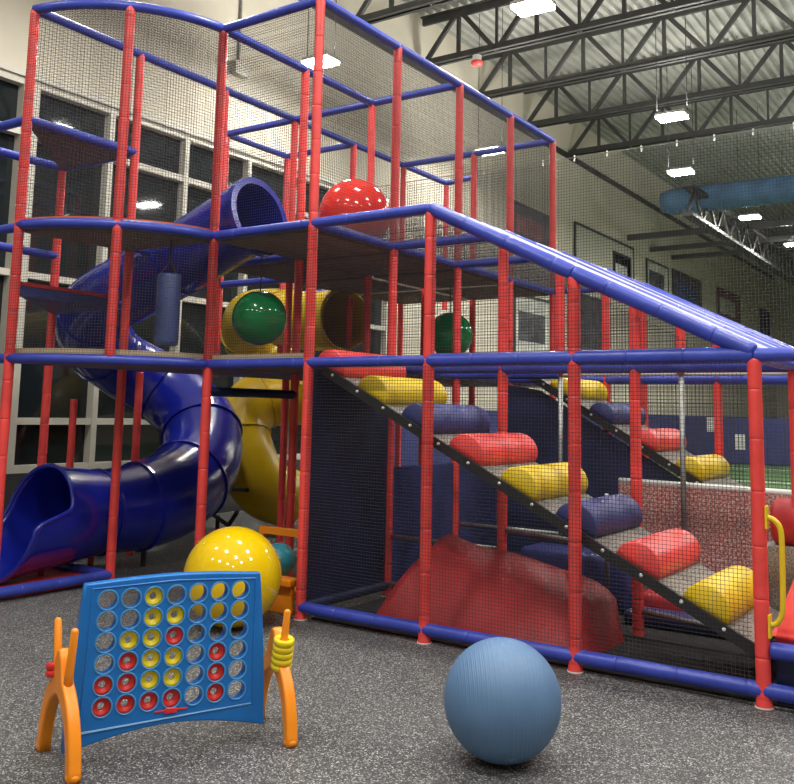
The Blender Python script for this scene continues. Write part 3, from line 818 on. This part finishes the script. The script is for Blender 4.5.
# ------------------------------------------------------------------ giant four in a row game
ML = Vector((1.07, -3.13, 0)); D = Vector((.4611, .8874, 0)).normalized()
rz = math.atan2(D.y, D.x)
GM = thing('four_in_a_row_game', 'giant blue upright board game with round holes on orange legs', 'board game', ML, rz)
CX, CZ, PX, PZ = .5675, .508, .1152, .1025
def hole(c, r): return (CX+(c-3)*PX, CZ+(2.5-r)*PZ)
lo = []
for i in range(25):
    f = i/24; lo.append((1.06-.97*f, .862+.018*math.sin(PI*f)-.012*f if False else .845+.02*math.sin(PI*f)))
outl = [(.055, .05)]
n = 24
outl = []
for i in range(n+1):
    f = i/n; outl.append((.05+1.025*f, .055+.075*math.sin(PI*f)))
for i in range(1, 13):
    f = i/12; outl.append((1.075-.05*f**1.6, .055+.79*f))
for i in range(1, n+1):
    f = i/n; outl.append((1.025-.915*f, .845+.022*math.sin(PI*f)))
for i in range(1, 12):
    f = i/12; outl.append((.11-.06*(1-(1-f)**1.6), .845-.79*f))
HR = .0465
loops = [outl]
for r in range(6):
    for c in range(7):
        x, z = hole(c, r); loops.append([(x+HR*math.cos(a), z+HR*math.sin(a)) for a in [2*PI*k/28 for k in range(28)]])
UP = Matrix.Rotation(PI/2, 4, 'X')
bo = obj('board', outline_mesh('board', loops, .066, .007, 2), 'board', GM); bo.matrix_local = UP
def loc2(x, z, n): return Vector((x, -n, z))      # n towards the viewer
# raised frame line
fr = [(CX-3.9*PX, CZ-3.6*PZ), (CX+3.75*PX, CZ-3.25*PZ), (CX+3.72*PX, CZ+3.05*PZ), (CX, CZ+3.22*PZ), (CX-3.65*PX, CZ+3.08*PZ)]
bm = T([loc2(*p, .033) for p in fr], .006, 6, closed=True); obj('raised_border', bm, 'board', GM)
bm = bmesh.new(); bar(bm, loc2(CX-3.9*PX, CZ-3.55*PZ, .035), loc2(CX+3.7*PX, CZ-3.25*PZ, .035), .006, .006); obj('edge_line', bm, 'trimline', GM)
# hole rims
hr = bmesh.new(); lathe(hr, [(HR-.002, -.002), (HR-.001, .004), (HR+.005, .004), (HR+.007, 0)], 28)
rim_src = None
for r in range(6):
    for c in range(7):
        x, z = hole(c, r)
        if rim_src is None:
            rim_src = obj('hole_rim', hr, 'trimrim', GM, True) if 'trimrim' in M else None
            if rim_src is None:
                M['trimrim'] = mat('rim_plastic', (.06, .28, .62), .35); rim_src = obj('hole_rim', hr, 'trimrim', GM, True)
            q = rim_src
        else:
            q = rim_src.copy(); COL.objects.link(q); q.parent = GM
        q.matrix_local = Matrix.Translation(loc2(x, z, .033)) @ UP
# release bar
bm = bmesh.new(); box(bm, CX-.085, CX+.085, -.04, -.033, .192, .2, .002); box(bm, CX-.035, CX+.03, -.043, -.033, .182, .206, .003)
obj('release_bar', bm, 'gred', GM)
# orange end stands: outline in (n, z)
TWL = math.radians(8); TWR = 0
def stand(x, tw=0, pegs=(-1, 1)):
    def arcp(p, q, c, n=8):
        P, Q, Cc = Vector(p), Vector(q), Vector(c)
        return [((1-t)**2*P+2*t*(1-t)*Cc+t*t*Q)[:] for t in [k/n for k in range(n+1)]]
    o = []
    o += arcp((.212, 0), (.0, .335), (.18, .28))[:-1]
    o += arcp((0, .335), (-.212, 0), (-.18, .28))
    o += [(-.265, 0), (-.275, .03)]
    o += arcp((-.27, .05), (-.085, .40), (-.24, .30))
    o += [(-.045, .50), (-.025, .535), (0, .545), (.025, .535), (.045, .50)]
    o += arcp((.085, .40), (.27, .05), (.24, .30))
    o += [(.275, .03), (.265, 0)]
    me = outline_mesh('leg_stand', [o], .062, .012, 3)
    s = obj('leg_stand', me, 'orange', GM)
    TW = Matrix.Translation((x, 0, 0)) @ Matrix.Rotation(tw, 4, 'Z') @ Matrix.Translation((-x, 0, 0))
    s.matrix_local = TW @ Matrix.Translation((x, 0, 0)) @ Matrix(((0, 0, 1, 0), (-1, 0, 0, 0), (0, 1, 0, 0), (0, 0, 0, 1)))
    for sg in (-1, 1):
        a = Vector((x, -sg*.075, .36)); b = Vector((x, -sg*.14, .665)); d = (b-a).normalized()
        if sg in pegs: pts = [a, a+(b-a)*.3, b-d*.012, b-d*.003, b]
        if sg in pegs: obj('ring_peg', T(pts, [.024, .021, .018, .012, .003], 14), 'orange', GM, True).matrix_local = TW
        bm = bmesh.new(); bmesh.ops.create_uvsphere(bm, u_segments=14, v_segments=8, radius=.036)
        for v in bm.verts: v.co = Vector((x+v.co.x, -sg*.245+v.co.y, max(.0, v.co.z*.7+.022)))
        obj('foot', bm, 'orange', GM, True).matrix_local = TW
stand(.035, TWL); stand(1.145, TWR, (1,))
# ring discs in the board, each a thing of its own
disc_me = {}
def disc_mesh(m):
    if m not in disc_me:
        bm = bmesh.new()
        lathe(bm, [(.018, .008), (.022, .012), (.036, .016), (.0455, .024), (.046, .018), (.046, -.018), (.0455, -.024), (.036, -.016), (.022, -.012), (.018, -.008), (.018, .008)], 28)
        o = obj('game_disc', bm, m, None, True); disc_me[m] = o.data
        bpy.data.objects.remove(o)
    return disc_me[m]
rown = ['top', 'second', 'third', 'fourth', 'fifth', 'bottom']; coln = ['first', 'second', 'third', 'fourth', 'fifth', 'sixth', 'seventh']
GMW = Matrix.Translation(ML) @ Matrix.Rotation(rz, 4, 'Z')
for r, s in enumerate(('..Y....', '..YY...', '.YYR...', '.RYY.R.', 'RRYY.R.', 'RRRR.R.')):
    for c, k in enumerate(s):
        if k == '.': continue
        m = 'gyel' if k == 'Y' else 'gred'
        o = bpy.data.objects.new('game_disc', disc_mesh(m)); COL.objects.link(o)
        x, z = hole(c, r)
        o.matrix_world = GMW @ Matrix.Translation(loc2(x, z, .0)) @ UP
        tag(o, '%s ring disc in the blue game board, %s row, %s column from left' % ('yellow' if k == 'Y' else 'red', rown[r], coln[c]), 'disc', 'ring discs in the game board')
# spare rings on the pegs
def peg_rings(x, sg, f0, m, col, count, where):
    a = Vector((x, -sg*.075, .36)); b = Vector((x, -sg*.14, .665)); d = (b-a).normalized()
    for k in range(count):
        bm = bmesh.new(); n = 20
        lathe(bm, [(.025, .008), (.036, .0165), (.050, .0165), (.057, .010), (.057, -.010), (.050, -.0165), (.036, -.0165), (.025, -.008), (.025, .008)], 24)
        o = obj('game_ring', bm, m, None, True)
        TW = Matrix.Translation((x, 0, 0)) @ Matrix.Rotation(TWL if x < .5 else TWR, 4, 'Z') @ Matrix.Translation((-x, 0, 0))
        o.matrix_world = GMW @ TW @ (Matrix.Translation(a+d*(f0+k*.0345)) @ Vector((0, 0, 1)).rotation_difference(d).to_matrix().to_4x4())
        pos = {2: ('lower', 'upper'), 5: ('lowest', 'second from bottom', 'middle', 'second from top', 'topmost')}[count][k]
        tag(o, '%s spare ring on the %s peg of the game, %s of its stack' % (col, where, pos), 'ring', 'spare rings on the pegs')
peg_rings(.035, -1, .05, 'gred', 'red', 2, 'left rear')
peg_rings(1.145, 1, .0, 'gyel', 'yellow', 5, 'right')

# ------------------------------------------------------------------ camera, world, view
w = bpy.data.worlds.new('hall_world'); scene.world = w; w.use_nodes = True
w.node_tree.nodes['Background'].inputs['Color'].default_value = (.02, .02, .022, 1)
cam = bpy.data.cameras.new('camera'); co = bpy.data.objects.new('camera', cam); COL.objects.link(co)
pit, yaw, roll = .12737367, -.598370126, .0208377329
F = Vector((math.sin(yaw)*math.cos(pit), math.cos(yaw)*math.cos(pit), math.sin(pit)))
R_ = Vector((math.cos(yaw), -math.sin(yaw), 0)); U_ = R_.cross(F)
R2 = R_*math.cos(roll)+U_*math.sin(roll); U2 = -R_*math.sin(roll)+U_*math.cos(roll)
mw = Matrix.Identity(4)
for i in range(3):
    mw[i][0] = R2[i]; mw[i][1] = U2[i]; mw[i][2] = -F[i]
mw[0][3], mw[1][3], mw[2][3] = 5.01858813, -6.03355292, 1.73417273
co.matrix_world = mw
cam.sensor_fit = 'HORIZONTAL'; cam.sensor_width = 36; cam.lens = 905.5*36/794
cam.shift_y = -(392-295.04)/794
cam.clip_end = 200
scene.camera = co
vs_ = scene.view_settings
vs_.view_transform = 'Standard'; vs_.look = 'None'; vs_.gamma = 1; vs_.use_curve_mapping = False
vs_.exposure = 0.57
scene.cycles.use_denoising = True
scene.cycles.max_bounces = 8
